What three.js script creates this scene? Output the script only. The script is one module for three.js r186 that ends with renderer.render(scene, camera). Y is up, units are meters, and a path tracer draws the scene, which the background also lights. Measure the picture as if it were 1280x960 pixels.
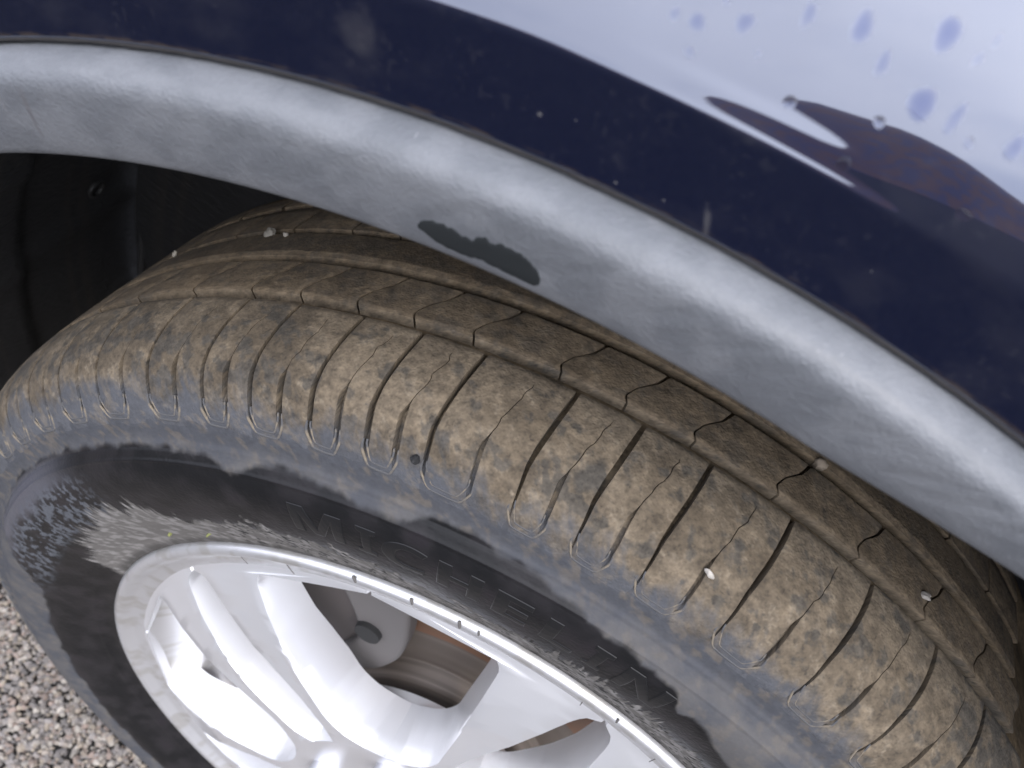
import * as THREE from 'three';
import { mergeGeometries, toCreasedNormals, mergeVertices } from 'three/addons/utils/BufferGeometryUtils.js';
import { FontLoader } from 'three/addons/loaders/FontLoader.js';
import { TextGeometry } from 'three/addons/geometries/TextGeometry.js';

const CY = 0.315;                       // height of the wheel axle; the axle points along +z, the outside of the car
const scene = new THREE.Scene();

// ---------------------------------------------------------------- camera
const camera = new THREE.PerspectiveCamera(51.283, 4 / 3, 0.02, 2000);
camera.position.set(0, 0.5091 + CY, 0.24957);
camera.up.set(-0.441238, 0.671152, -0.595704);
camera.lookAt(camera.position.x - 0.1114708, camera.position.y - 0.6996689, camera.position.z - 0.7057179);
camera.focus = 0.29; camera.userData.fStop = 14;

// ---------------------------------------------------------------- sky: bright thin cloud after rain
const SUN = new THREE.Vector3(0.46, 0.74, 0.49).normalize();
function h3(x, y, z) { let n = Math.imul(x, 374761393) ^ Math.imul(y, 668265263) ^ Math.imul(z, 2147483647 - 1274126177); n = Math.imul(n ^ (n >>> 13), 1274126177); n ^= n >>> 16; return (n >>> 0) / 4294967295; }
function vnoise(x, y, seed = 1) {
  const xi = Math.floor(x), yi = Math.floor(y); let fx = x - xi, fy = y - yi;
  fx = fx * fx * (3 - 2 * fx); fy = fy * fy * (3 - 2 * fy);
  const a = h3(xi, yi, seed), b = h3(xi + 1, yi, seed), c = h3(xi, yi + 1, seed), d = h3(xi + 1, yi + 1, seed);
  return a + (b - a) * fx + (c - a) * fy + (a - b - c + d) * fx * fy;
}
function fbm(x, y, oct = 4, seed = 1) { let s = 0, a = 0.5, t = 0; for (let i = 0; i < oct; i++) { s += a * vnoise(x, y, seed + i * 17); t += a; a *= 0.5; x = x * 2.03 + 11.3; y = y * 2.03 + 5.7; } return s / t; }
const clamp = (x, a = 0, b = 1) => Math.min(b, Math.max(a, x));
const sm = (a, b, x) => { const t = clamp((x - a) / (b - a)); return t * t * (3 - 2 * t); };
const lerp = (a, b, t) => a + (b - a) * t;
function lut(tab, x) { if (x <= tab[0][0]) return tab[0][1]; for (let i = 1; i < tab.length; i++) if (x <= tab[i][0]) { const [a, b] = tab[i - 1], [c, d] = tab[i]; return b + (d - b) * (x - a) / (c - a); } return tab[tab.length - 1][1]; }
function rng(seed) { let s = seed >>> 0; return () => { s = (s + 0x6D2B79F5) >>> 0; let t = Math.imul(s ^ (s >>> 15), 1 | s); t = (t + Math.imul(t ^ (t >>> 7), 61 | t)) ^ t; return ((t ^ (t >>> 14)) >>> 0) / 4294967296; }; }
{
  const w = 512, h = 256, data = new Float32Array(w * h * 4);
  for (let j = 0; j < h; j++) for (let i = 0; i < w; i++) {
    const el = ((j + 0.5) / h - 0.5) * Math.PI, az = ((i + 0.5) / w - 0.5) * 2 * Math.PI;
    const d = new THREE.Vector3(Math.cos(el) * Math.cos(az), Math.sin(el), Math.cos(el) * Math.sin(az));
    let r, g, b;
    if (d.y < 0) { r = 0.20; g = 0.19; b = 0.18; }
    else {
      const k = 1 / (d.y + 0.22), c = fbm(d.x * k * 0.9 + 7, d.z * k * 0.9 + 3, 5, 5), cover = sm(0.30, 0.62, c);
      const mu = d.dot(SUN), glow = Math.pow(Math.max(0, mu), 3.2);
      r = lerp(1.05, 1.68, cover); g = lerp(1.18, 1.74, cover); b = lerp(1.58, 2.00, cover);
      r += 2.2 * glow; g += 2.15 * glow; b += 2.1 * glow;
    }
    data.set([r, g, b, 1], (j * w + i) * 4);
  }
  const sky = new THREE.DataTexture(data, w, h, THREE.RGBAFormat, THREE.FloatType);
  sky.mapping = THREE.EquirectangularReflectionMapping; sky.magFilter = sky.minFilter = THREE.LinearFilter; sky.wrapS = THREE.RepeatWrapping; sky.needsUpdate = true;
  scene.background = sky; scene.environment = sky;
}
const sun = new THREE.DirectionalLight(0xfff2e2, 0.65);
sun.position.copy(SUN).multiplyScalar(6); sun.target.position.set(0, 0.3, 0);
sun.castShadow = true; sun.shadow.radius = 22; sun.shadow.mapSize.set(2048, 2048);
Object.assign(sun.shadow.camera, { left: -2, right: 2, top: 2, bottom: -2, near: 0.5, far: 14 });
scene.add(sun, sun.target);
const EXPOSURE = 1.62;

// ---------------------------------------------------------------- helpers
const used = {};
function numbered(n) { used[n] = (used[n] ?? -1) + 1; return used[n] ? `${n}_${String(used[n]).padStart(3, '0')}` : n; }
function mesh(name, geo, mat, parent, label) {
  const m = new THREE.Mesh(geo, mat); m.name = numbered(name); m.castShadow = m.receiveShadow = true;
  if (label) m.userData.label = label;
  (parent || scene).add(m); return m;
}
function top(o, label, category, group) { Object.assign(o.userData, { label, category }); if (group) o.userData.group = group; return o; }
const toSRGB = c => { c = clamp(c); return 255 * (c <= 0.0031308 ? 12.92 * c : 1.055 * Math.pow(c, 1 / 2.4) - 0.055); };
function tex(w, h, fn, srgb = true, wrap = THREE.ClampToEdgeWrapping) {
  const d = new Uint8Array(w * h * 4);
  for (let j = 0; j < h; j++) for (let i = 0; i < w; i++) {
    const c = fn((i + 0.5) / w, (j + 0.5) / h), o = (j * w + i) * 4;
    if (srgb) { d[o] = toSRGB(c[0]); d[o + 1] = toSRGB(c[1]); d[o + 2] = toSRGB(c[2]); }
    else { const v = 255 * clamp(c); d[o] = d[o + 1] = d[o + 2] = v; }
    d[o + 3] = 255;
  }
  const t = new THREE.DataTexture(d, w, h); t.magFilter = THREE.LinearFilter; t.minFilter = THREE.LinearMipmapLinearFilter; t.generateMipmaps = true;
  t.wrapS = t.wrapT = wrap; if (srgb) t.colorSpace = THREE.SRGBColorSpace; t.needsUpdate = true; return t;
}
// grid(nu, nv, fn(i, j) -> {p:[x,y,z], uv:[u,v]}) : an indexed sheet
function grid(nu, nv, fn, flip = false, closeU = false) {
  const pos = [], uv = [], idx = [];
  for (let j = 0; j <= nv; j++) for (let i = 0; i <= nu; i++) { const q = fn(i / nu, j / nv, i, j); pos.push(...q.p); uv.push(...(q.uv || [i / nu, j / nv])); }
  const W = nu + 1;
  for (let j = 0; j < nv; j++) for (let i = 0; i < nu; i++) { const a = j * W + i, b = a + 1, c = a + W, d = c + 1; flip ? idx.push(a, c, b, b, c, d) : idx.push(a, b, c, b, d, c); }
  const g = new THREE.BufferGeometry(); g.setAttribute('position', new THREE.Float32BufferAttribute(pos, 3)); g.setAttribute('uv', new THREE.Float32BufferAttribute(uv, 2)); g.setIndex(idx); g.computeVertexNormals(); return g;
}
const rad = THREE.MathUtils.degToRad;

// ---------------------------------------------------------------- tyre surface of revolution, (angle in degrees, s in mm across from the outer groove)
const CTRL = [[-0.098, 0.262], [-0.092, 0.285], [-0.085, 0.303], [-0.075, 0.3125], [-0.06, 0.3185], [-0.045, 0.3203], [0, 0.321], [0.03, 0.321], [0.048, 0.3204], [0.06, 0.3188], [0.07, 0.3155], [0.078, 0.3105], [0.084, 0.3035], [0.088, 0.295], [0.0895, 0.288], [0.0905, 0.28], [0.0935, 0.276], [0.0965, 0.271], [0.098, 0.264], [0.0975, 0.254], [0.0945, 0.24], [0.089, 0.227], [0.083, 0.215], [0.0805, 0.2085], [0.078, 0.204]];
const PROF = new THREE.CatmullRomCurve3(CTRL.map(([z, r]) => new THREE.Vector3(z, r, 0)), false, 'catmullrom', 0.5).getPoints(480);
const SS = [0]; for (let i = 1; i < PROF.length; i++) SS.push(SS[i - 1] + PROF[i].distanceTo(PROF[i - 1]));
{ let k = 0; for (let i = 1; i < PROF.length; i++) if (PROF[i - 1].x <= 0.048 && PROF[i].x > 0.048) k = SS[i - 1] + (0.048 - PROF[i - 1].x); for (let i = 0; i < SS.length; i++) SS[i] = (SS[i] - k) * 1000; }
function profAt(s) { let lo = 0, hi = SS.length - 1; if (s <= SS[0]) s = SS[0]; if (s >= SS[hi]) s = SS[hi] - 1e-6; while (hi - lo > 1) { const m = (lo + hi) >> 1; SS[m] <= s ? lo = m : hi = m; } const t = (s - SS[lo]) / (SS[hi] - SS[lo]), a = PROF[lo], b = PROF[hi]; const dz = b.x - a.x, dr = b.y - a.y, L = Math.hypot(dz, dr); return [a.x + dz * t, a.y + dr * t, -dr / L, dz / L]; }   // z, r, nz, nr
function tyreP(th, s, h = 0) { const [z, r, nz, nr] = profAt(s), R = r + nr * h / 1000, a = rad(th); return [R * Math.cos(a), CY + R * Math.sin(a), z + nz * h / 1000]; }
const S0 = -125, S1 = 143;

// dirt, wear and water marks of the tyre, with some painted light
const WET = [[60, 98], [67.8, 96], [71, 88], [73, 84], [74, 88], [75.5, 81], [78, 77], [79, 80], [80, 77], [85, 73], [91, 68], [94, 67], [97, 68.5], [99, 73], [103, 74.5], [104.5, 71], [108, 69], [110.5, 68], [112.4, 69.5], [113.3, 72.5], [114.2, 75.2], [115, 75.8], [115.8, 74], [116.5, 72], [117.6, 70], [122, 68.5], [128, 67.5], [150, 67], [160, 72], [167, 88], [172, 103], [195, 101], [244, 100]];
const DRY = [[60, 118], [67, 112], [72, 108], [76.8, 106], [81.5, 107], [87, 109], [93, 113], [97, 114], [103, 111], [107, 107], [113, 107], [120, 111], [124, 115], [128, 113], [129, 107], [131, 99], [132.5, 97], [134, 106], [136, 101], [138.5, 99], [141, 103], [144, 109], [147, 110], [150, 113], [155, 119], [158, 127], [160, 141], [163, 150], [250, 160]];
const DARK = [[88.6, 27.5, 6.5, 1.6], [79, 22, 3, 1.2]];
const MUD_A = [0.126, 0.104, 0.077], MUD_B = [0.078, 0.063, 0.045], MUD_L = [0.172, 0.148, 0.116], RUB = [0.040, 0.039, 0.037], SHO = [0.052, 0.054, 0.060], DUST = [0.088, 0.083, 0.078], WETC = [0.009, 0.009, 0.0095];
const mix3 = (a, b, t) => [lerp(a[0], b[0], t), lerp(a[1], b[1], t), lerp(a[2], b[2], t)];
function tyreMark(th, s) {
  const x = rad(th) * 320, y = s;       // mm
  // tread side: dried mud over rubber
  const n1 = fbm(x / 14, y / 11, 5, 3), n2 = fbm(x / 4.2 + y / 9, y / 4.2, 4, 23), n3 = vnoise(x / 0.9, y / 0.9, 9), st = fbm((x + y * 0.5) / 2.2, (y - x * 0.35) / 7, 3, 41);
  const n0 = fbm(x / 45 + 3, y / 26, 3, 88);
  let c = mix3(MUD_B, MUD_A, sm(0.36, 0.62, n0 * 0.35 + n1 * 0.4 + n2 * 0.25));
  c = mix3(c, MUD_L, 0.6 * sm(0.58, 0.80, n2 * 0.7 + n3 * 0.2 + st * 0.15));
  let bare = sm(0.49, 0.63, fbm(x / 6 + 31, y / 4.6, 5, 55) * 0.6 + n2 * 0.2 + st * 0.2 + (n0 - 0.5) * -0.25) * 0.72;
  for (const [a, b, r, f] of DARK) { const d = Math.hypot(rad(th - a) * 320, s - b) / r; bare = Math.max(bare, 0.85 * (1 - sm(0.5, 1.15, d + (n2 - 0.5) * 1.1))); }
  const inner = 1 - sm(-8, -2, s); bare *= 1 - 0.45 * inner; c = mix3(c, [0.150, 0.113, 0.072], 0.45 * inner);  // inner rib mud painted lighter and warmer to offset shade under the arch
  c = mix3(c, RUB, bare);
  // the mud thins out into blue-grey rubber over the shoulder
  const edge = 50 + (th < 85 ? (85 - th) * 0.18 : -(th - 85) * 0.20) , t = sm(-9, 8, s - edge + (n1 - 0.5) * 26 + (st - 0.5) * 10);
  c = mix3(c, mix3(SHO, mix3(SHO, MUD_A, 0.45), sm(0.5, 0.75, n2)), t);
  { const g1 = vnoise(x / 0.7, y / 0.7, 201), g2 = vnoise(x / 1.7 + 5, y / 1.3, 203), k = 1 + (1 - 0.6 * t) * ((g1 - 0.5) * 0.34 + (g2 - 0.5) * 0.40 + (fbm(x / 3.4, y / 2.8, 3, 209) - 0.5) * 0.65) - (1 - t) * 0.18 * sm(0.72, 0.86, vnoise(x / 0.9, y / 0.9, 207)); c = [c[0] * k * lerp(0.92, 1, t), c[1] * k * lerp(0.875, 1, t), c[2] * k * lerp(0.80, 1, t)]; }
  let rough = 0.92 - 0.12 * t;
  if (s > 60) {
    const sp = fbm(x / 1.7, y / 9, 3, 77);
    c = mix3(c, mix3(DUST, SHO, sm(0.35, 0.7, n1)), sm(58, 72, s + (n1 - 0.5) * 10) * 0.6);
    const wetEdge = lut(WET, th) + (fbm(x / 9, y / 14, 4, 13) - 0.5) * 6;
    let wet = sm(-1.7, 1.7, s - wetEdge);
    const sk = Math.max(sm(126, 130, th), 1 - sm(84, 92, th)), spike = ((fbm(x / 1.5 + y * 0.08, 9.1, 3, 91) - 0.5) * 17 + (sp - 0.5) * 7) * sk + (fbm(x / 6, y / 4.5, 4, 92) - 0.5) * 26 * (1 - sk);
    const dryEdge = lut(DRY, th) + spike;
    const dry = sm(-2.4, 2.4, s - dryEdge);
    const rim = sm(136, 141, s) * (th < 158 ? 1 : 0.3);
    let d = dry;
    // sky sheen on the front bulge, broken and smooth, painted into the colour
    const sheenArea = sm(133, 141, th) * (1 - sm(164, 174, th)) * sm(76, 84, s) * (1 - sm(104, 112, s)), smoothSheen = sm(134, 146, th) * (1 - sm(166, 176, th)) * sm(66, 70, s) * (1 - sm(78, 88, s + (n1 - 0.5) * 14));
    const brokenSheen = sheenArea * sm(0.47, 0.60, fbm(x / 3.4 - y / 6, y / 3.2 + x / 8, 5, 61));
    let wc = mix3(WETC, [0.016, 0.015, 0.016], sm(0.3, 0.7, n1));
    c = mix3(c, wc, wet); rough = lerp(rough, 0.34, wet);
    c = mix3(c, [0.085, 0.09, 0.10], wet * brokenSheen * 0.8); rough = lerp(rough, 0.75, wet * brokenSheen);
    c = mix3(c, [0.075, 0.076, 0.088], wet * smoothSheen * 0.8);
    const dc = mix3([0.115, 0.108, 0.10], [0.20, 0.19, 0.18], sm(0.45, 0.7, n2)); 
    const ring = 0.9 + 0.2 * vnoise(s * 1.2, 0.5, 3);
    c = mix3(c, [dc[0] * ring, dc[1] * ring, dc[2] * ring], d * wet * 0.92); rough = lerp(rough, 0.9, d * wet);
    const blot = sm(0.66, 0.72, fbm(x / 3.2, y / 2.6, 2, 101)) * dry * (1 - sm(120, 128, th));
    c = mix3(c, WETC, blot * 0.85);
    c = mix3(c, [0.03, 0.028, 0.026], rim * 0.6);
  }
  return [c, rough];
}
const Tmin = 40, Tmax = 244;
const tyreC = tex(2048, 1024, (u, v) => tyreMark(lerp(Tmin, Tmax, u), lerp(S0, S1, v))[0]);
const tyreR = tex(1024, 512, (u, v) => tyreMark(lerp(Tmin, Tmax, u), lerp(S0, S1, v))[1], false);
const Bmin = 48, Bmax = 142, BS1 = 64;
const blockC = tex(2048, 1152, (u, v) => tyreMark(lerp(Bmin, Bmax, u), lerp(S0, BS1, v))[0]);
const blockB = tex(2048, 1152, (u, v) => { const x = rad(lerp(Bmin, Bmax, u)) * 320, y = lerp(S0, BS1, v); return 0.45 * fbm(x / 6, y / 6, 4, 3) + 0.3 * fbm((x + y) / 2.2, (y - x) / 1.2, 3, 8) + 0.25 * vnoise(x / 0.6, y / 0.6, 19); }, false);
const sideB = tex(2048, 1024, (u, v) => { const x = rad(lerp(Tmin, Tmax, u)) * 270, y = lerp(S0, S1, v); return 0.6 * fbm(x / 2.4, y / 2.0, 4, 33) + 0.4 * vnoise(x / 0.8, y / 0.8, 5); }, false);
for (const t of [tyreC, tyreR, sideB, blockC, blockB]) { t.wrapS = THREE.MirroredRepeatWrapping; t.needsUpdate = true; }
const tyreUV = (th, s) => [(th - Tmin) / (Tmax - Tmin), (s - S0) / (S1 - S0)];
const blockUV = (th, s) => [(th - Bmin) / (Bmax - Bmin), (s - S0) / (BS1 - S0)];
const M = {};
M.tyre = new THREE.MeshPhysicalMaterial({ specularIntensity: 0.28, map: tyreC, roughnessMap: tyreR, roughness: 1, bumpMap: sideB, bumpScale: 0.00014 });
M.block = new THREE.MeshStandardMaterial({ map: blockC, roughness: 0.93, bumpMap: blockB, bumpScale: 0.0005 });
M.letter = new THREE.MeshPhysicalMaterial({ specularIntensity: 0.5, color: new THREE.Color(0.011, 0.011, 0.0115), roughness: 0.34 });

// ---------------------------------------------------------------- the setting: road of rolled aggregate, bank across the road
const up = new THREE.Vector3(0, 1, 0);
const roadC = tex(1024, 1024, (u, v) => { const x = u * 100, y = v * 100; const n = vnoise(x, y, 4), m = vnoise(x * 2.1, y * 2.1, 14), k = fbm(u * 9, v * 9, 3, 6); const b = 0.006 + 0.018 * n * m + 0.005 * k; const w = vnoise(x * 1.3, y * 1.3, 44); return [b * (1 + 0.25 * w), b * (1 + 0.08 * w), b * 0.95]; }, true, THREE.RepeatWrapping);
{
  const g = new THREE.PlaneGeometry(1600, 1600, 8, 8); g.rotateX(-Math.PI / 2);
  const uv = g.attributes.uv; for (let i = 0; i < uv.count; i++) uv.setXY(i, uv.getX(i) * 1600 / 0.8, uv.getY(i) * 1600 / 0.8);
  const ground = mesh('ground', g, new THREE.MeshPhysicalMaterial({ map: roadC, roughness: 1, specularIntensity: 0.25, bumpMap: roadC, bumpScale: 0.004 })); ground.userData.kind = 'structure';
}
{
  const R = rng(7), stone = new THREE.IcosahedronGeometry(1, 1), p = stone.attributes.position;
  for (let i = 0; i < p.count; i++) { const x = p.getX(i), y = p.getY(i), z = p.getZ(i), k = 0.7 + 0.6 * vnoise(x * 2.3 + 9, y * 2.3 + z * 1.7, 3); p.setXYZ(i, x * k, y * k, z * k); }
  stone.computeVertexNormals();
  const N = 125000, im = new THREE.InstancedMesh(stone, new THREE.MeshStandardMaterial({ roughness: 0.85 }), N), m = new THREE.Matrix4(), q = new THREE.Quaternion(), c = new THREE.Color();
  const pal = [[0.25, 0.215, 0.18], [0.19, 0.168, 0.152], [0.27, 0.228, 0.178], [0.24, 0.185, 0.152], [0.14, 0.127, 0.118], [0.31, 0.28, 0.24], [0.21, 0.19, 0.175]];
  for (let i = 0; i < N; i++) {
    const s = 0.0012 + 0.0021 * Math.pow(R(), 2);
    q.setFromEuler(new THREE.Euler(R() * 6, R() * 6, R() * 6));
    const gx = -0.85 + R() * 1.3, gz = -0.25 + R() * 0.75 * (0.8 + 0.2 * vnoise(gx * 6, 1, 5)); m.compose(new THREE.Vector3(gx, s * (-0.25 + 0.5 * R()), gz), q, new THREE.Vector3(s * (0.8 + 0.6 * R()), s * (0.6 + 0.3 * R()), s * (0.8 + 0.6 * R())));
    im.setMatrixAt(i, m); const k = pal[Math.floor(R() * pal.length)], b = 0.55 + 0.5 * R(); im.setColorAt(i, c.setRGB(k[0] * b, k[1] * b, k[2] * b));
  }
  im.name = 'gravel'; im.castShadow = im.receiveShadow = true; scene.add(im);
  top(im, 'grey, tan and pink stone chippings set in the road beside the tyre', 'gravel'); im.userData.kind = 'stuff';
}
{ // moorland hill opposite, seen only mirrored in the wing
  const g = grid(80, 10, (u, v) => { const x = lerp(-260, 340, u), hh = 27 * Math.exp(-Math.pow((x - 22) / 48, 2)) + 12 * fbm(x / 60, 2, 3, 4) + 3; return { p: [x, hh * Math.sin(v * Math.PI / 2) - 0.4, 120 + v * 90], uv: [u * 20, v * 3] }; }, true);
  const hillC = tex(256, 128, (u, v) => { const n = fbm(u * 14, v * 10, 4, 12); return mix3([0.140, 0.088, 0.075], [0.085, 0.080, 0.120], sm(0.4, 0.6, n)); });
  hillC.wrapS = hillC.wrapT = THREE.RepeatWrapping;
  const hill = mesh('hill', g, new THREE.MeshStandardMaterial({ map: hillC, roughness: 1 })); hill.userData.kind = 'structure';
}

// ---------------------------------------------------------------- the car
const car = new THREE.Group(); car.name = numbered('car'); scene.add(car);
top(car, 'dark blue car with grey wheel-arch trim over a muddy tyre and silver alloy wheel', 'car');

// ---- tyre carcass and sidewall (the tread pieces sit on it)
const treadDepth = s => s > 40 ? 5 * (1 - sm(38, 57, s)) : s < -84 ? 5 * (1 - sm(84, 100, -s)) : 5;
const ridge = s => 0.45 * Math.exp(-Math.pow((s - 75) / 0.7, 2)) + 0.35 * Math.exp(-Math.pow((s - 67.5) / 0.9, 2)) - 0.4 * Math.exp(-Math.pow((s - 69.5) / 0.8, 2)) + 0.3 * Math.exp(-Math.pow((s - 131) / 0.8, 2));
const sList = []; for (let s = SS[0]; s < SS[SS.length - 1]; s += (s > 62 && s < 80 ? 0.5 : s > 80 ? 1.2 : 2.2)) sList.push(s); sList.push(SS[SS.length - 1]);
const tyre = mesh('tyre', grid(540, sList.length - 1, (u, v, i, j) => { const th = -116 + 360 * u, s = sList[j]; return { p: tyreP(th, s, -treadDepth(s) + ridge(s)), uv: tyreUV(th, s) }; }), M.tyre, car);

// angle edges of the tread pieces, measured round the tyre
const SLOT = [51.5, 57.6, 63.6, 69.9, 76.5, 82.5, 87.2, 91.7, 98.0, 102.4, 106.8, 111.8, 116.1, 121.6, 127.7, 133.2, 138.6, 144.0, 149.0, 154.4, 160.2, 165.8, 171.0, 176.4, 182.0, 187.5, 193.0, 198.4, 204, 210];
const slotBow = s => lut([[0, -0.1], [8, 0.08], [17, 0.3], [27, 0.55], [34, 0.65], [42, 0.55], [60, 0.4]], s);   // slots lean slightly
const rollNoise = (th, s) => (fbm(rad(th) * 60, s / 9, 3, 70) - 0.5) * 0.7;
function colsGeo(cols, rows, P) { // cols(j) -> list of [theta, h]; builds a strip sheet
  const W = cols(rows[0], 0).length, pos = [], uv = [], idx = [];
  rows.forEach((s, j) => cols(s, j).forEach(([th, h]) => { pos.push(...tyreP(th, s, h)); uv.push(...P(th + (h < -1 ? h * 0.12 : 0), s + (h < -1 ? h * 0.9 * (j < rows.length / 2 ? 1 : -1) : 0))); }));
  for (let j = 0; j < rows.length - 1; j++) for (let i = 0; i < W - 1; i++) { const a = j * W + i, b = a + 1, c = a + W, d = c + 1; idx.push(a, b, c, b, d, c); }
  const g = new THREE.BufferGeometry(); g.setAttribute('position', new THREE.Float32BufferAttribute(pos, 3)); g.setAttribute('uv', new THREE.Float32BufferAttribute(uv, 2)); g.setIndex(idx);
  return toCreasedNormals(g, 0.75);
}
function block(left, right, s0, s1, { sipe, depth = 5.5, ns = 24, endDepth, rounding = 0.3 } = {}) {
  // left(s), right(s): angles; sipe: {at(s), w(s) half width mm, d(s)}
  const rows = [s0 - 0.02, s0, s0 + 0.35, s0 + 0.9]; for (let k = 1; k < ns; k++) rows.push(lerp(s0 + 0.9, s1 - 0.9, k / ns)); rows.push(s1 - 0.9, s1 - 0.35, s1, s1 + 0.02);
  const mm = s => 0.18 * 320 / profAt(s)[1] / 320;      // degrees per mm, roughly
  const deg = s => 180 / Math.PI / (profAt(s)[1] * 1000);
  return colsGeo((s, j) => {
    const end = j === 0 || j === rows.length - 1, r1 = j === 1 || j === rows.length - 2, r2 = j === 2 || j === rows.length - 3;
    const drop = end ? -(j === 0 ? depth : (endDepth ?? depth)) : r1 ? -rounding : r2 ? -rounding * 0.3 : 0;
    const ld = Math.max(0.4, Math.min(depth, treadDepth(s) + 0.5));
    const L = left(s), R = right(s), k = deg(s), out = [];
    const put = (th, dh) => out.push([th, end ? drop : Math.min(drop, 0) + dh + rollNoise(th, s) * 0.4]);
    put(R, -ld); put(R, -rounding); put(R + 0.35 * k, -rounding * 0.3); put(R + 0.9 * k, 0);
    const a = R + 0.9 * k, b = L - 0.9 * k, N = 5;
    if (sipe) {
      const c = sipe.at(s), w = sipe.w(s) * k, d = sipe.d(s);
      for (let i = 1; i < N; i++) put(lerp(a, c - w - 0.5 * k, i / N), 0);
      put(c - w - 0.3 * k, -0.1 * Math.min(1, d)); put(c - w, -0.35 * Math.min(1, d)); put(c - w * 0.75, -d); put(c + w * 0.75, -d); put(c + w, -0.35 * Math.min(1, d)); put(c + w + 0.3 * k, -0.1 * Math.min(1, d));
      for (let i = 1; i < N; i++) put(lerp(c + w + 0.5 * k, b, i / N), 0);
    } else for (let i = 1; i < N * 2; i++) put(lerp(a, b, i / N / 2), 0);
    put(L - 0.9 * k, 0); put(L - 0.35 * k, -rounding * 0.3); put(L, -rounding); put(L, -ld);
    return out;
  }, rows, blockUV);
}
const degAt = s => 180 / Math.PI / (profAt(s)[1] * 1000);
const tube = (pts, r, seg = 24) => new THREE.TubeGeometry(new THREE.CatmullRomCurve3(pts.map(p => new THREE.Vector3(...p)), false, 'catmullrom', 0.2), seg, r, 5);
M.ridge = new THREE.MeshStandardMaterial({ map: tex(512, 16, (u, v) => mix3([0.060, 0.060, 0.062], [0.16, 0.132, 0.095], sm(0.5, 0.75, fbm(u * 7, 1.5, 3, 4)))), roughness: 0.92 });
for (let i = 0; i < SLOT.length - 1; i++) {
  const a = SLOT[i], b = SLOT[i + 1], mid = lerp(a, b, 0.44);
  const hw = s => (lut([[0, 0.95], [8, 1.15], [26, 1.1], [36, a > 96 ? 1.5 : 0.75], [50, a > 96 ? 1.35 : 0.38], [60, 0.25]], s)) * lut([[60, 1.0], [95, 0.95], [112, 0.7], [160, 0.62]], a) * degAt(s);
  const L = s => b + slotBow(s) - hw(s), Rr = s => a + slotBow(s) + hw(s);
  const wob = s => (vnoise(s / 3.2, i * 3.1, 8) - 0.5) * 0.32 * clamp((30 - s) / 10, 0, 1);
  const sipe = { at: s => mid + slotBow(s) + 0.5 * clamp((s - 8) / 25) - 0.2 + wob(s), w: s => s < 5 ? 0.03 : s < 28 ? 0.16 : lerp(0.16, a > 96 ? 1.35 : 0.95, sm(28, 34, s)) * (1 - 0.7 * sm(48, 55, s)), d: s => s < 6 ? 0 : s < 28 ? 2.5 : (a > 96 ? 3.6 : 2.6) * (1 - sm(45, 56, s)) };
  mesh('tread_block', block(L, Rr, 0, 59.5, { sipe, endDepth: 0.6, ns: 30 }), M.block, tyre);
  // raised octagonal rib round the ends of a slot and the notch beside it
  if (b < 215) for (const [o, dd] of [[0, 0], [1.6, -2.2]]) {
    const l = s => b + slotBow(s) + 0.25 - o * 0.2, r = s => sipe.at(s) - 0.25 + o * 0.22, m = (l(55) + r(55)) / 2;
    const pts = [[l(44), 46], [l(50), 50 + dd], [lerp(l(55), m, 0.4), 56 + dd], [lerp(r(55), m, 0.4), 56.5 + dd], [r(49), 51 + dd], [r(44), 46]].map(([t, s], q) => tyreP(t, s, q === 0 || q === 5 ? -0.7 : -0.2));
    mesh('shoulder_rib', tube(pts, (o ? 0.00036 : 0.00046) * (a > 96 ? 1.3 : 1), 30), M.ridge, tyre);
  }
}
const MIDE = SLOT.map((t, i) => t + [1.3, 1.3, 1.2, 1.2, 1.2, 1.3, 1.4, 1.4, 1.2, 1.1, 1.0, 0.6, 0.6, 0.9][i % 14]);
const midBow = s => lut([[-29, -1.75], [-22, -1.2], [-15, -0.15], [-9, 0.35], [-5, 0]], s);
for (let i = 0; i < MIDE.length - 1; i++) {
  const hw = s => lut([[-29, 0.75], [-14, 0.3], [-5, 0.45]], s) * degAt(s);
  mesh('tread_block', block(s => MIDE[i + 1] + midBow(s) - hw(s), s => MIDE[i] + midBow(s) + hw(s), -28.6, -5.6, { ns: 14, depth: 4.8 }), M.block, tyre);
}
for (let i = 0; i < 12; i++) { // unbroken centre rib, built in lengths that butt together
  const a = 52 + i * 14, b = a + 14;
  mesh('tread_rib', colsGeo((s, j) => { const out = []; for (let k = 0; k <= 28; k++) { const th = lerp(a, b, k / 28), e = j === 0 || j === 17; out.push([th, e ? -4.8 : (j === 1 || j === 16 ? -0.5 : j === 2 || j === 15 ? -0.15 : 0) + rollNoise(th, s) * 0.7]); } return out; }, [-54.02, -54, -53.6, -53, ...Array.from({ length: 10 }, (_, k) => -51 + k * 1.6), -34.9, -34.5, -34.1, -34.08], blockUV), M.block, tyre);
}
for (let i = 0; i < MIDE.length - 1; i++) {
  const sh = 2.6;
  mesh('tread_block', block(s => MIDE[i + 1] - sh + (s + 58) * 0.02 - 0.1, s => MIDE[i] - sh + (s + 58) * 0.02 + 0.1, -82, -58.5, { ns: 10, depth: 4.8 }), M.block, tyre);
  mesh('tread_block', block(s => SLOT[i + 1] - sh - 0.2, s => SLOT[i] - sh + 0.2, -124, -87, { ns: 8, depth: 4.8 }), M.block, tyre);
}
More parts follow.
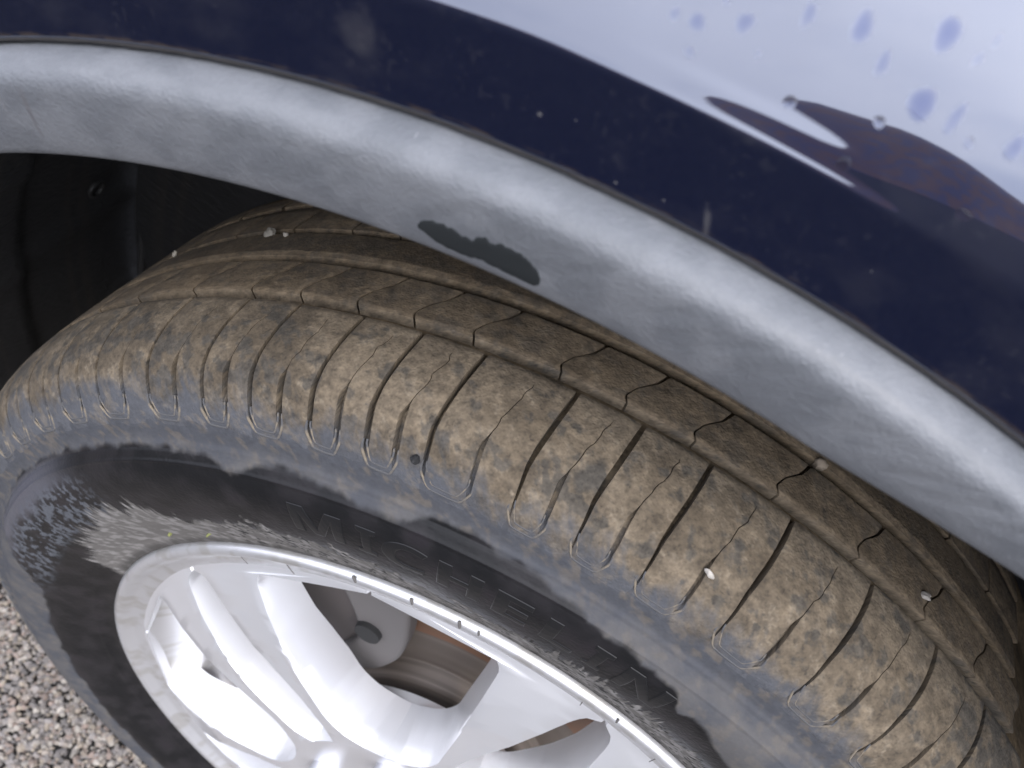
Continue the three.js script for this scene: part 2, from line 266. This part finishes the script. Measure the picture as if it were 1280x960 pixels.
// raised lettering on the sidewall
{
  const font = await new FontLoader().loadAsync('fonts/droid/droid_sans_bold.typeface.json');
  const word = [['M', 109.5, 104.4], ['I', 103.1, 101.3], ['C', 100.8, 96.7], ['H', 95.8, 91.9], ['E', 90.8, 87.7], ['L', 86.4, 83.4], ['I', 82.4, 80.7], ['N', 79.5, 75.2]];
  for (const [ch, t0, t1] of word) {
    let g = new TextGeometry(ch, { font, size: 1, depth: 1, curveSegments: 8, bevelEnabled: true, bevelThickness: 0.1, bevelSize: 0.045, bevelOffset: -0.03, bevelSegments: 2 }); g = g.toNonIndexed ? (g.index ? g.toNonIndexed() : g) : g;
    // split long edges so that the letter bends with the wall
    g.computeBoundingBox(); const bb = g.boundingBox, p0 = g.attributes.position, tri = [];
    const sub = (a, b, c, d) => { if (d === 0) { tri.push(a, b, c); return; } const ab = a.clone().lerp(b, 0.5), bc = b.clone().lerp(c, 0.5), ca = c.clone().lerp(a, 0.5); sub(a, ab, ca, d - 1); sub(ab, b, bc, d - 1); sub(ca, bc, c, d - 1); sub(ab, bc, ca, d - 1); };
    for (let i = 0; i < p0.count; i += 3) sub(...[0, 1, 2].map(k => new THREE.Vector3().fromBufferAttribute(p0, i + k)), 2);
    const pos = []; for (const v of tri) { const u = (v.x - bb.min.x) / (bb.max.x - bb.min.x), w = (v.y - bb.min.y) / (bb.max.y - bb.min.y); pos.push(...tyreP(lerp(t0, t1, u), lerp(97.5, 82, w), v.z > 0.5 ? lerp(0.1, 0.34, clamp((v.z - 1) / 0.1)) : -0.3)); }
    const geo = new THREE.BufferGeometry(); geo.setAttribute('position', new THREE.Float32BufferAttribute(pos, 3)); geo.computeVertexNormals();
    mesh('letter', geo, M.letter, tyre);
  }
}

// ---- alloy wheel
const wheel = new THREE.Group(); wheel.name = numbered('alloy_wheel'); wheel.position.set(0, CY, 0); car.add(wheel);
const lathe = (pts, seg = 200) => { const g = new THREE.LatheGeometry(pts.map(([r, z]) => new THREE.Vector2(r, z)), seg); g.rotateX(Math.PI / 2); return g; };
const rimC = tex(2048, 64, (u, v) => { // angle round the rim, with nicks in the flange
  const n = fbm(u * 160, v * 5, 3, 3); let c = mix3([0.60, 0.60, 0.61], [0.50, 0.49, 0.47], sm(0.45, 0.75, n));
  return c;
}, true, THREE.RepeatWrapping);
M.silver = new THREE.MeshPhysicalMaterial({ color: new THREE.Color(0.74, 0.74, 0.75), metalness: 0.72, roughness: 0.38, clearcoat: 0.4, clearcoatRoughness: 0.12 });
M.lip = new THREE.MeshPhysicalMaterial({ map: rimC, metalness: 0.72, roughness: 0.4, clearcoat: 0.4, clearcoatRoughness: 0.1 });
M.barrel = new THREE.MeshStandardMaterial({ color: new THREE.Color(0.42, 0.41, 0.40), metalness: 0.4, roughness: 0.5, side: THREE.DoubleSide });
mesh('rim_lip', lathe([[0.165, -0.01], [0.165, 0.02], [0.1652, 0.042], [0.1668, 0.051], [0.1705, 0.058], [0.1765, 0.0648], [0.1830, 0.0712], [0.1885, 0.0762], [0.1920, 0.0782], [0.1955, 0.0786], [0.1985, 0.0797], [0.2015, 0.0830], [0.2045, 0.0845], [0.2072, 0.0835], [0.2085, 0.0812], [0.2083, 0.0775], [0.2050, 0.0745], [0.202, 0.072]], 360), M.lip, wheel);
mesh('rim_barrel', lathe([[0.165, -0.01], [0.166, -0.03], [0.170, -0.05], [0.186, -0.08], [0.203, -0.085]], 160), M.barrel, wheel, 'dull grey inner barrel of the wheel behind the spokes');
const faceZ = r => lut([[0.03, 0.088], [0.06, 0.095], [0.08, 0.096], [0.12, 0.094], [0.145, 0.0915], [0.165, 0.087], [0.184, 0.0808], [0.188, 0.0790], [0.192, 0.0776], [0.194, 0.0765]], r);
const winHalf = r => { const t = clamp((0.098 - r) / 0.028), o = clamp((r - 0.180) / 0.008); return 20.5 * Math.sqrt(Math.max(0, 1 - t * t)) * (1 - 0.10 * o * o) * (r > 0.1885 ? 0 : 1); };
const slitHalf = r => { const t = clamp((0.088 - r) / 0.022); const W = [[0.07, 11], [0.108, 10.2], [0.145, 6.3], [0.165, 4.5], [0.180, 3.1], [0.185, 2.4], [0.1872, 1.6], [0.1888, 0], [0.2, 0]]; const e = r < 0.176 ? 0.008 : 0; return (lut(W, r - e) + lut(W, r) * 2 + lut(W, r + e) + lut(W, r - e / 2) * 2 + lut(W, r + e / 2) * 2) / 8 * Math.sqrt(Math.max(0, 1 - t * t)); };
function spokeGeo(c0, dir) { // c0: slit centre angle; dir: +1 the half on the higher-angle side
  const edge1 = r => slitHalf(r), edge2 = r => 36 - winHalf(r), pos = [], uv = [], idx = [], NR = 56, across = [];
  // cross-section: slit back, slit front fillet ..., window front fillet, window back
  const X = [[0, -1], [0, -0.35], [0, -0.12], [0.01, -0.03], [0.05, 0], [0.25, 0], [0.5, 0], [0.75, 0], [0.95, 0], [0.99, -0.03], [1, -0.12], [1, -0.35], [1, -1]];
  for (let j = 0; j <= NR; j++) {
    const r = j < 22 ? 0.0695 + 0.0355 * (j / 22) ** 2 : lerp(0.105, 0.194, (j - 22) / (NR - 22)), e1 = edge1(r), e2 = edge2(r), k = 180 / Math.PI / r, zf = faceZ(r), th = lerp(0.032, 0.023, sm(0.1, 0.18, r));
    for (const [t, d] of X) {
      const draft = (d < -0.1 ? (-d - 0.1) * 0.0035 : 0) * k, a = lerp(e1 - (t < 0.5 && d < -0.1 ? draft : 0) * 0 - (t < 0.01 ? draft : 0), e2 + (t > 0.99 ? draft : 0), t);
      const ang = rad(c0 + dir * a), dish = -0.0012 * Math.sin(Math.PI * t) * sm(0.09, 0.13, r);
      pos.push(r * Math.cos(ang), r * Math.sin(ang), zf + d * th + (d === 0 ? dish : 0)); uv.push(t, j / NR);
    }
  }
  const W = X.length;
  for (let j = 0; j < NR; j++) for (let i = 0; i < W - 1; i++) { const a = j * W + i, b = a + 1, c = a + W, d = c + 1; dir > 0 ? idx.push(a, c, b, b, c, d) : idx.push(a, b, c, b, d, c); }
  for (let j = 0; j < NR; j++) { const a = j * W, b = j * W + W - 1, c = a + W, d = b + W; dir > 0 ? idx.push(a, b, c, b, d, c) : idx.push(a, c, b, b, c, d); }   // back
  const g = new THREE.BufferGeometry(); g.setAttribute('position', new THREE.Float32BufferAttribute(pos, 3)); g.setAttribute('uv', new THREE.Float32BufferAttribute(uv, 2)); g.setIndex(idx);
  return toCreasedNormals(g, 0.85);
}
const sA = spokeGeo(143, -1), sB = spokeGeo(143, 1);
for (let k = 0; k < 5; k++) for (const g of [sA, sB]) { const m = mesh('spoke', g, M.silver, wheel); m.rotation.z = rad(72 * k); }
mesh('hub', lathe([[0.0001, 0.0895], [0.026, 0.0896], [0.034, 0.0905], [0.055, 0.0942], [0.0696, 0.0956], [0.0698, 0.0952], [0.0698, 0.058]], 120), M.silver, wheel);
{ const g = new THREE.CylinderGeometry(0.0095, 0.0095, 0.012, 6); g.rotateX(Math.PI / 2); const mm = new THREE.MeshStandardMaterial({ color: 0xc4c4c8, metalness: 0.72, roughness: 0.38 }); for (let k = 0; k < 5; k++) { const m = mesh('wheel_nut', g, mm, wheel); const a = rad(72 * k + 35); m.position.set(0.05 * Math.cos(a), 0.05 * Math.sin(a), 0.094); } }
// dark nicks knocked into the flange
{
  const nm = new THREE.MeshStandardMaterial({ color: new THREE.Color(0.09, 0.085, 0.08), roughness: 0.9 });
  for (const [th, w, l, r, z] of [[125.5, 0.0005, 0.010, 0.2015, 0.0836], [117.6, 0.0006, 0.012, 0.2005, 0.0834], [107.2, 0.0022, 0.004, 0.2068, 0.0838], [99.6, 0.0020, 0.004, 0.2068, 0.0838], [93.4, 0.0022, 0.005, 0.2062, 0.084], [91, 0.0016, 0.003, 0.2068, 0.0838], [76.6, 0.0006, 0.008, 0.2025, 0.0838], [72.3, 0.0018, 0.003, 0.207, 0.0836], [65, 0.0006, 0.010, 0.2015, 0.0836]]) {
    const g = new THREE.CapsuleGeometry(w * 0.36, l * 0.7, 3, 6); g.rotateZ(Math.PI / 2); g.scale(1, 1, 1);
    const m = mesh('flange_nick', g, nm, wheel, 'dark nick in the silver rim edge'); const a = rad(th); m.position.set(r * Math.cos(a), r * Math.sin(a), z); m.rotation.z = a + 0.25;
  }
}
// ---- brake behind the spokes
const brake = new THREE.Group(); brake.name = numbered('brake'); brake.position.set(0, CY, 0); car.add(brake);
const discC = tex(1024, 256, (u, v) => { const r = v, s = vnoise(r * 60, u * 6, 3), n = fbm(u * 40, r * 9, 4, 6); const grey = mix3([0.075, 0.06, 0.048], [0.125, 0.102, 0.085], s), rust = mix3([0.17, 0.068, 0.024], [0.09, 0.04, 0.02], n); return mix3(grey, rust, sm(0.55, 0.585, r + (n - 0.5) * 0.06) * (0.6 + 0.4 * s)); }, true, THREE.RepeatWrapping);
mesh('brake_disc', lathe([[0.04, 0.05], [0.062, 0.05], [0.066, 0.046], [0.067, 0.038], [0.07, 0.0375], [0.098, 0.0377], [0.102, 0.0383], [0.137, 0.0383], [0.139, 0.037], [0.139, 0.018], [0.07, 0.018]], 160), new THREE.MeshStandardMaterial({ map: discC, roughness: 0.65, metalness: 0.25 }), brake, 'brake disc with rusty orange outer band');
{
  const shape = new THREE.Shape(); const P = (th, r) => [r * Math.cos(rad(th)), r * Math.sin(rad(th))];
  const plate = (pts, depth, z, bev, holeAt) => {
    const shape = new THREE.Shape(); shape.moveTo(...pts[0]); shape.splineThru(pts.slice(1).map(p => new THREE.Vector2(...p))); shape.lineTo(...pts[0]);
    if (holeAt) { const h = new THREE.Path(); h.absellipse(holeAt[0], holeAt[1], holeAt[2], holeAt[3], 0, Math.PI * 2, true, 0.3); shape.holes.push(h); }
    const g = new THREE.ExtrudeGeometry(shape, { depth, bevelEnabled: true, bevelThickness: bev, bevelSize: bev, bevelSegments: 4, curveSegments: 16 }); g.translate(0, 0, z); return g;
  };
  mesh('brake_caliper', plate([P(109, 0.153), P(107.5, 0.145), P(108.5, 0.128), P(110.5, 0.112), P(116, 0.094), P(129, 0.081), P(140, 0.083), P(143, 0.092), P(134, 0.096), P(125, 0.106), P(121, 0.125), P(120, 0.151)], 0.008, 0.044, 0.003), new THREE.MeshStandardMaterial({ color: new THREE.Color(0.075, 0.069, 0.067), roughness: 0.75, metalness: 0.1 }), brake, 'pale grey cast caliper bracket');
  mesh('caliper_body', plate([P(118, 0.155), P(119, 0.125), P(123, 0.104), P(134, 0.094), P(146, 0.092), P(156, 0.11), P(154, 0.15), P(136, 0.16)], 0.008, 0.038, 0.004), new THREE.MeshStandardMaterial({ color: new THREE.Color(0.05, 0.042, 0.04), roughness: 0.8 }), brake, 'dark brown caliper body');
  const holeDisc = new THREE.CylinderGeometry(0.0075, 0.0085, 0.008, 20); holeDisc.rotateX(Math.PI / 2); const bm = mesh('hole_disc', holeDisc, new THREE.MeshStandardMaterial({ color: new THREE.Color(0.006, 0.006, 0.006), roughness: 0.95 }), brake, 'round black disc put in for the dark hole of the bracket'); bm.position.set(...P(119.5, 0.117), 0.054);  // black disc stands in for the shade inside the bracket hole
}

// ---- wheel arch: trim, liner, wing
const AX = -0.02, AY = CY + 0.03;
const arcP = (th, rho, z) => [AX + rho * Math.cos(rad(th)), AY + rho * Math.sin(rad(th)), z];
const TR = new THREE.CatmullRomCurve3([[0.374, 0.066], [0.3715, 0.085], [0.3682, 0.1000], [0.3672, 0.1050], [0.3682, 0.1083], [0.3715, 0.1099], [0.377, 0.1112], [0.383, 0.1121], [0.3878, 0.1122], [0.3912, 0.1102], [0.3936, 0.1060], [0.3950, 0.1008], [0.3952, 0.094]].map(([r, z]) => new THREE.Vector3(r, z, 0)), false, 'catmullrom', 0.5).getPoints(64);
const trimRipple = (th, rho) => { const x = rad(th) * 380, y = (rho - 0.367) * 1000; return ((fbm((x + y * 1.1) / 4.6, (y - x * 0.25) / 13, 2, 15) - 0.5) * 0.5) / 1000 * (0.35 + 0.65 * (1 - sm(96, 108, th))) ; };
const trimC = tex(2048, 256, (u, v) => { // th 60..130, v along the profile
  const th = lerp(60, 130, u), x = rad(th) * 380, y = v * 64; const n = fbm(x / 10, y / 8, 4, 3), g2 = vnoise(x / 0.6, y / 0.6, 7);
  let c = mix3([0.084, 0.089, 0.097], [0.108, 0.113, 0.121], sm(0.3, 0.7, n)); c = c.map(k => k * (0.95 + 0.1 * g2));
  const spot = Math.hypot((th - 112 + (y - 34) * 0.03) * 6.6 / 1.1, (y - 34) / 6); c = mix3(c, [0.08, 0.08, 0.085], 0.95 * (1 - sm(0.5, 1.2, spot + (n - 0.5) * 1.2)));
  const spot2 = Math.hypot((th - 113.2 + (y - 38) * 0.02) * 6.6 / 0.7, (y - 38) / 4); c = mix3(c, [0.12, 0.12, 0.125], 0.5 * (1 - sm(0.4, 1.1, spot2 + (n - 0.5))));
  if (y < 20) c = mix3(c, [0.10, 0.10, 0.10], 0.5 * sm(0.5, 0.7, fbm(x / 3, y / 3, 3, 31)) * (1 - y / 20));
  const chip = vnoise(x / 1.4, y / 1.4, 51); if (chip > 0.99) c = mix3(c, [0.3, 0.3, 0.3], 0.4);
  return c;
});
const trimB = tex(2048, 256, (u, v) => { const x = rad(lerp(60, 130, u)) * 380, y = v * 64; return 0.6 * vnoise(x / 0.75, y / 0.75, 3) + 0.4 * vnoise(x / 0.4, y / 0.4, 5); }, false);
M.trim = new THREE.MeshPhysicalMaterial({ map: trimC, roughness: 0.55, bumpMap: trimB, bumpScale: 0.00016, clearcoat: 0.12, clearcoatRoughness: 0.3 });
const lipShift = (th, rho) => rho > 0.3952 || th > 80 ? rho : 0.3952 - (0.3952 - rho) * (1 - Math.min(0.4, 0.24 * Math.pow((80 - th) / 8.6, 1.4)));
const trim = mesh('arch_trim', grid(720, 64, (u, v, i, j) => { const th = lerp(-12, 192, u), q = TR[j], f = sm(0.373, 0.3775, q.x) * (j > 15 && j < 58 ? 1 : 0); return { p: arcP(th, lipShift(th, q.x), q.y + trimRipple(th, q.x) * f), uv: [(th - 60) / 70, v] }; }), M.trim, car, 'grey plastic wheel-arch trim');
// patch where the finish has come off
{
  const topE = [[90.55, 373.2], [90.75, 376.0], [91.2, 378.3], [91.85, 379.4], [92.5, 378.7], [92.9, 379.0], [93.15, 377.0], [93.6, 377.0], [94.2, 378.0], [94.8, 377.4], [95.15, 376], [95.3, 374.0]];
  const botE = [[90.55, 372.2], [90.8, 370.6], [91.5, 370.6], [92.2, 370.9], [92.8, 371.4], [93.4, 370.6], [94, 370.6], [94.6, 371.4], [95.0, 373.0], [95.3, 373.9]];
  const zAt = rho => { for (let i = 12; i < 50; i++) if (TR[i].x <= rho && TR[i + 1].x > rho) return lerp(TR[i].y, TR[i + 1].y, (rho - TR[i].x) / (TR[i + 1].x - TR[i].x)); return 0.11; };
  const g = grid(90, 10, (u, v) => { const th = lerp(90.55, 95.3, u), jag = (fbm(th * 11, 3, 4, 5) - 0.5) * 1.9 * Math.sin(Math.PI * u), r = lerp(lut(botE, th) + jag * 0.4, lut(topE, th) + jag, v) / 1000, e = Math.min(v, 1 - v, u * 4, (1 - u) * 4); const f = sm(0.373, 0.3775, r); return { p: arcP(th, r, zAt(r) + trimRipple(th, r) * f + 0.00025 * sm(0, 0.12, e) - 0.00008), uv: [u * 4, v] }; });
  mesh('bare_patch', g, new THREE.MeshPhysicalMaterial({ specularIntensity: 0.3, color: new THREE.Color(0.014, 0.016, 0.017), roughness: 0.85 }), trim, 'ragged dark patch where the grey finish is missing');
}
mesh('trim_seal', grid(360, 8, (u, v) => { const th = lerp(-10, 190, u), a = v * Math.PI * 2, n = (fbm(th * 3, v * 2, 3, 8) - 0.5) * 0.0006, R = 0.0009 + n; return { p: arcP(th, 0.3962 + R * Math.cos(a), 0.1025 + R * Math.sin(a)), uv: [u * 60, v] }; }), new THREE.MeshStandardMaterial({ map: tex(512, 32, (u, v) => mix3([0.018, 0.016, 0.016], [0.11, 0.08, 0.045], sm(0.45, 0.7, fbm(u * 90, v * 3, 3, 5)))), roughness: 0.9 }), car, 'dirty dark seal between wing and trim');
{
  const lm = new THREE.MeshStandardMaterial({ map: tex(512, 512, (u, v) => { const n = fbm(u * 22, v * 9, 5, 71), m = vnoise(u * 240, v * 90, 72); return mix3([0.013, 0.013, 0.014], [0.06, 0.05, 0.038], 0.8 * sm(0.52, 0.75, n) * m); }), roughness: 0.62, side: THREE.DoubleSide, bumpMap: tex(512, 512, (u, v) => 0.7 * fbm(u * 30, v * 8, 4, 2) + 0.3 * vnoise(u * 160, v * 60, 5), false, THREE.RepeatWrapping), bumpScale: 0.0012 });
  const liner = mesh('arch_liner', grid(260, 40, (u, v) => { const th = lerp(-20, 200, u), z = lerp(0.085, -0.19, v); const rib = 0.004 * Math.max(0, Math.sin((th - 3) * 0.42)) ** 4 * sm(0.0, 0.2, v), st = z < -0.06 ? 0.006 * sm(-0.06, -0.066, z) : 0; return { p: arcP(th, 0.380 + 0.012 * v - rib + st, z), uv: [u * 6, v * 1.2] }; }), lm, car, 'black plastic liner inside the wheel arch');
  mesh('inner_panel', grid(60, 20, (u, v) => { const th = lerp(-20, 200, u), r = lerp(0.12, 0.392, v); return { p: arcP(th, r, -0.19 + 0.012 * sm(0.4, 0.7, v)), uv: [u * 6, v] }; }), lm, liner);
  const ring = new THREE.TorusGeometry(0.006, 0.0018, 8, 20), fm = new THREE.MeshStandardMaterial({ color: new THREE.Color(0.012, 0.012, 0.012), roughness: 0.6 });
  for (const [th, z] of [[164.9, -0.143 + 0.02], [150, -0.1]]) { const m = mesh('liner_clip', ring, fm, liner); m.position.set(...arcP(th, 0.383, z)); m.rotation.set(0, Math.PI / 2, 0); m.rotation.order = 'ZYX'; m.rotation.z = rad(th); }
  // folded edge of the liner against the inner wing
  mesh('liner_flange', tube([arcP(196, 0.388, -0.172), arcP(184, 0.388, -0.175), arcP(176, 0.388, -0.182), arcP(168, 0.386, -0.182), arcP(150, 0.386, -0.182)], 0.0035, 60), new THREE.MeshStandardMaterial({ color: new THREE.Color(0.022, 0.022, 0.023), roughness: 0.5 }), liner);
}
// wing panel: a section that tilts back with distance from the arch
const T0 = [[70, 8], [77.5, 8.5], [82.5, 9.5], [86.5, 12], [90, 17], [120, 22]];
function tilt(th, w) { // degrees
  const t0 = lut(T0, th); if (w < 0.0205) return 1.5;
  const b = 12 * Math.exp(-Math.pow((w - 0.0222) / 0.0008, 2)) * sm(94, 86.5, th) * sm(81, 85, th) + 7 * Math.exp(-Math.pow((w - 0.0272) / 0.0012, 2)) * sm(91.5, 87, th) * sm(83.5, 86, th);
  return Math.min(84, 1.5 + (t0 - 1.5) * Math.min(1, (w - 0.0205) / 0.003) + b + Math.max(0, w - 0.0245) * 420 + Math.max(0, w - 0.07) * 500);
}
const WS = []; for (let w = 0; w < 0.018; w += 0.001) WS.push(w); for (let w = 0.018; w < 0.030; w += 0.0003) WS.push(w); for (let w = 0.030; w < 0.075; w += 0.001) WS.push(w); for (let w = 0.075; w < 1.1; w += 0.012 + w * 0.05) WS.push(w);
const WF = th => { // list of points along one column
  let x = AX + 0.397 * Math.cos(rad(th)), y = AY + 0.397 * Math.sin(rad(th)), z = 0.1035, w0 = 0; const out = [];
  for (const w of WS) { const n = Math.max(1, Math.ceil((w - w0) / 0.0003)); for (let k = 0; k < n; k++) { const ww = lerp(w0, w, (k + 0.5) / n), d = (w - w0) / n, t = rad(tilt(th, ww)), a = rad(90 + (th - 90) * lerp(1, 0.45, sm(0.04, 0.3, ww))); x += d * Math.cos(t) * Math.cos(a); y += d * Math.cos(t) * Math.sin(a); z -= d * Math.sin(t); } w0 = w; out.push([x, y, z]); }
  return out;
};
const THN = 400, cols = Array.from({ length: THN + 1 }, (_, i) => WF(lerp(-12, 192, i / THN)));
const specks = [[92.33, 8.5, 0.6], [89.61, 1.6, 0.4], [88.14, 2.6, 0.35], [82.3, 10.4, 0.3], [91.3, 10.2, 0.3]];
const paintC = tex(1024, 512, (u, v) => { // th 66..126, w 0..0.06
  const th = lerp(66, 126, u), w = v * 60, x = rad(th) * 400; let c = [0.0014, 0.0026, 0.0120];
  let dust = 0.05 * sm(0.45, 0.8, fbm(x / 16, w / 8, 4, 5)) + 0.05 * sm(0.7, 0.9, vnoise(x / 1.2, w / 1.2, 8)) * sm(0.4, 0.7, fbm(x / 9, w / 9, 2, 28));
  dust += 0.14 * (1 - sm(0.3, 1.3, Math.hypot((th - 98.1) * 7 / 5, (w - 12.4) / 5) + (fbm(x / 3, w / 3, 3, 9) - 0.5)));
  dust += 0.35 * (1 - sm(0.2, 1.2, Math.hypot((th - 86.6 - w * 0.06) * 7 / 0.9, (w - 2.5) / 3.5) + (fbm(x / 2, w / 2, 3, 19) - 0.5)));
  for (const [a, b, r] of specks) dust = Math.max(dust, 0.75 * (1 - sm(0.4, 1.1, Math.hypot((th - a) * 7, w - b) / r)));
  const seam = 0.3 * sm(0.42, 0.72, fbm(x / 5, w / 1.2, 4, 39)) * (1 - sm(0.15, 1.3, w));
  return mix3(mix3(c, [0.20, 0.19, 0.18], 0.5 * clamp(dust)), [0.085, 0.062, 0.036], seam);
});
M.paint = new THREE.MeshPhysicalMaterial({ map: paintC, metalness: 0, roughness: 0.04, ior: 2.0, specularColor: new THREE.Color(0.74, 0.81, 1.0), clearcoat: 1, clearcoatRoughness: 0.015 });
mesh('wing_panel', grid(THN, WS.length - 1, (u, v, i, j) => { const th = lerp(-12, 192, u); return { p: cols[i][j], uv: [(th - 66) / 60, WS[j] / 0.06] }; }), M.paint, car, 'glossy dark blue front wing');
mesh('wing_flange', grid(300, 4, (u, v) => { const th = lerp(-12, 192, u), q = [[0.397, 0.1035], [0.3962, 0.1032], [0.3956, 0.1022], [0.3956, 0.095], [0.3956, 0.085]][Math.round(v * 4)]; return { p: arcP(th, q[0], q[1]) }; }, true), M.paint, car);
const wingAt = (th, wmm) => { const f = (th + 12) / 204 * THN, i = Math.floor(f), t = f - i, w = wmm / 1000; let j = 0; while (j < WS.length - 2 && WS[j + 1] < w) j++; const k = clamp((w - WS[j]) / (WS[j + 1] - WS[j])); const P = (a, b) => new THREE.Vector3(...cols[a][b]); const at = (ii, jj) => P(ii, jj); const p = at(i, j).lerp(at(i + 1, j), t).lerp(at(i, j + 1).lerp(at(i + 1, j + 1), t), k); const du = at(i + 1, j).sub(at(i, j)), dv = at(i, j + 1).sub(at(i, j)); const n = du.cross(dv).normalize(); return [p, n, dv.normalize()]; };

// ---------------------------------------------------------------- water drops on the wing
{
  const dm = new THREE.MeshPhysicalMaterial({ color: 0xffffff, transmission: 1, thickness: 0.002, ior: 1.33, roughness: 0.0, attenuationColor: new THREE.Color(0.26, 0.31, 0.62), attenuationDistance: 0.0005 });
  const list = [[89.89, 34.5, 8, 1, 'small round water drop, leftmost of all on the blue wing'], [89.31, 34.7, 12, 0.85, 'wide water drop, second from the left in the upper row on the wing'], [88.3, 37.7, 12, 1.1, 'round water drop, third from the left in the upper row on the wing'], [87.11, 43, 10, 1.4, 'narrow water drop at the top edge, above the tip of the mirrored hill'], [85.97, 45.1, 14, 1.25, 'slanted water drop near the top, left of the second largest drop'], [84.36, 49.7, 16, 1.2, 'second largest water drop, bright-edged, near the top right of the wing'], [89.19, 29.9, 7, 1, 'small water drop nearest the dark band at the left of the bright paint'], [87.72, 34.2, 5, 1.1, 'tiny water drop left of the mirrored hill, below the upper row'], [85.17, 41.6, 10, 1.4, 'oval water drop midway between the upper row and the largest drop'], [83.55, 48.6, 6, 1.5, 'small tall water drop below right of the second largest drop'], [83.46, 52.2, 5, 1.8, 'thin streak of water at the upper right of the wing'], [83.97, 39.3, 17, 1.15, 'largest water drop on the wing, just above the mirrored hill'], [83.18, 39.7, 10, 2.0, 'long narrow water drop just right of the largest drop'], [82.61, 37.5, 6, 1.3, 'small water drop below the long narrow drop'], [81.75, 40.6, 11, 1.5, 'water drop at the right edge of the picture on the wing'], [86.51, 29.5, 8, 1.2, 'water drop at the rounded left tip of the mirrored hill'], [84.5, 33.5, 7, 1, 'small water drop lying inside the mirrored hill'], [84.62, 24.8, 9, 0.9, 'ragged water drop on the crease above the dark blue band'], [81.61, 27.7, 9, 0.7, 'flat water drop on the crease near the right edge'], [88.91, 39.4, 5, 1, 'tiny water drop cut by the top edge, above the wide drop']];
  list.forEach(([th, w, px, el, label], i) => {
    const g = new THREE.SphereGeometry(1, 28, 20), p = g.attributes.position, R = rng(40 + i), ph = R() * 6, pe = 0.10 + 0.12 * R();
    for (let k = 0; k < p.count; k++) { const x = p.getX(k), y = p.getY(k), z = p.getZ(k), a = Math.atan2(y, x), q = 1 + pe * Math.sin(2 * a + ph) * 0.5 + 0.06 * Math.sin(3 * a + ph * 2) - 0.12 * y; p.setXYZ(k, x * q, y * q, z > 0 ? z : z * 0.12); }
    g.computeVertexNormals();
    const m = mesh('water_drop', g, dm), r = px * 0.00015, [pt, n, dv] = wingAt(th, w);
    const xa = new THREE.Vector3().crossVectors(dv, n).normalize(), B = new THREE.Matrix4().makeBasis(xa, dv.clone(), n);
    m.quaternion.setFromRotationMatrix(B); m.position.copy(pt).addScaledVector(n, r * 0.05); m.scale.set(r * Math.min(1.15, 1 / Math.sqrt(el) + 0.1), r * el * 1.1, r * 0.9);
    m.rotateZ((R() - 0.5) * 0.5);
    top(m, label, 'water drop', 'water drops on the blue wing');
  });
}
// ---------------------------------------------------------------- grit carried by the tyre, and two beads with painted glints
{
  const chip = (name, th, s, size, col, label, cat, sq = [1, 1, 1], h = 0.3, seed = 1) => {
    const g = new THREE.IcosahedronGeometry(1, 2), p = g.attributes.position; for (let k = 0; k < p.count; k++) { const x = p.getX(k), y = p.getY(k), z = p.getZ(k), q = 0.7 + 0.6 * vnoise(x * 1.7 + seed * 3, y * 1.7 + z * 2.1, seed); p.setXYZ(k, x * q, y * q, z * q); }
    const gg = toCreasedNormals(g, 0.5); const m = mesh(name, gg, new THREE.MeshStandardMaterial({ color: new THREE.Color(...col), roughness: 0.8 }));
    m.position.set(...tyreP(th, s, h)); m.rotation.set(seed, seed * 2, seed * 0.7 + rad(th)); m.scale.set(size * sq[0], size * sq[1], size * sq[2]); top(m, label, cat); return m;
  };
  chip('pebble', 121.7, -53.8, 0.0028, [0.20, 0.185, 0.155], 'flat pale pebble in the tread groove nearest the arch trim', 'pebble', [1.3, 0.6, 1], 0.2, 1);
  chip('pebble', 119.6, -51, 0.0012, [0.24, 0.22, 0.185], 'tiny pale pebble right of the flat pebble at the groove', 'pebble', [1.2, 0.8, 1], 0.5, 2);
  chip('pebble', 65.25, -14.4, 0.0018, [0.30, 0.275, 0.245], 'whitish pebble wedged between two middle tread blocks at lower right', 'pebble', [1.2, 0.7, 1], 0.6, 3);
  chip('pebble', 75.2, -33.5, 0.0026, [0.19, 0.155, 0.115], 'tan pebble in the second tread groove under the trim', 'pebble', [1.2, 0.8, 1], -1, 4);
  chip('pebble', 79.78, 34.8, 0.0017, [0.36, 0.335, 0.30], 'white elongated chip stuck in a shoulder sipe', 'pebble', [0.6, 1.3, 0.7], 0.4, 5);
  chip('pebble', 133.3, -52, 0.0015, [0.26, 0.24, 0.20], 'pale stub standing on the far outline of the tyre', 'pebble', [0.8, 1.1, 0.8], 1.2, 6);
  chip('rubber_crumb', 99.2, 46.3, 0.0020, [0.012, 0.012, 0.013], 'small black rubber crumb on the blue-grey tyre shoulder', 'rubber crumb', [0.8, 1.3, 0.8], 0.6, 7);
  chip('bead_glint', 134.9, 130, 0.0011, [0.15, 0.16, 0.05], 'painted yellow-green glint of a water bead by the rim, the left one of two', 'painted glint', [1.4, 0.6, 0.7], 0.5, 8);  // two water beads, their yellow reflection put into the colour
  chip('bead_glint', 127.9, 132, 0.0011, [0.14, 0.15, 0.05], 'painted yellow-green glint of a water bead by the rim, the right one of two', 'painted glint', [1.4, 0.6, 0.7], 0.5, 9);
}

const renderer = new THREE.WebGLRenderer({ antialias: true });
renderer.setSize(1024, 768);
renderer.shadowMap.enabled = true; renderer.shadowMap.type = THREE.PCFSoftShadowMap;
renderer.toneMapping = THREE.LinearToneMapping; renderer.toneMappingExposure = EXPOSURE;
renderer.render(scene, camera);
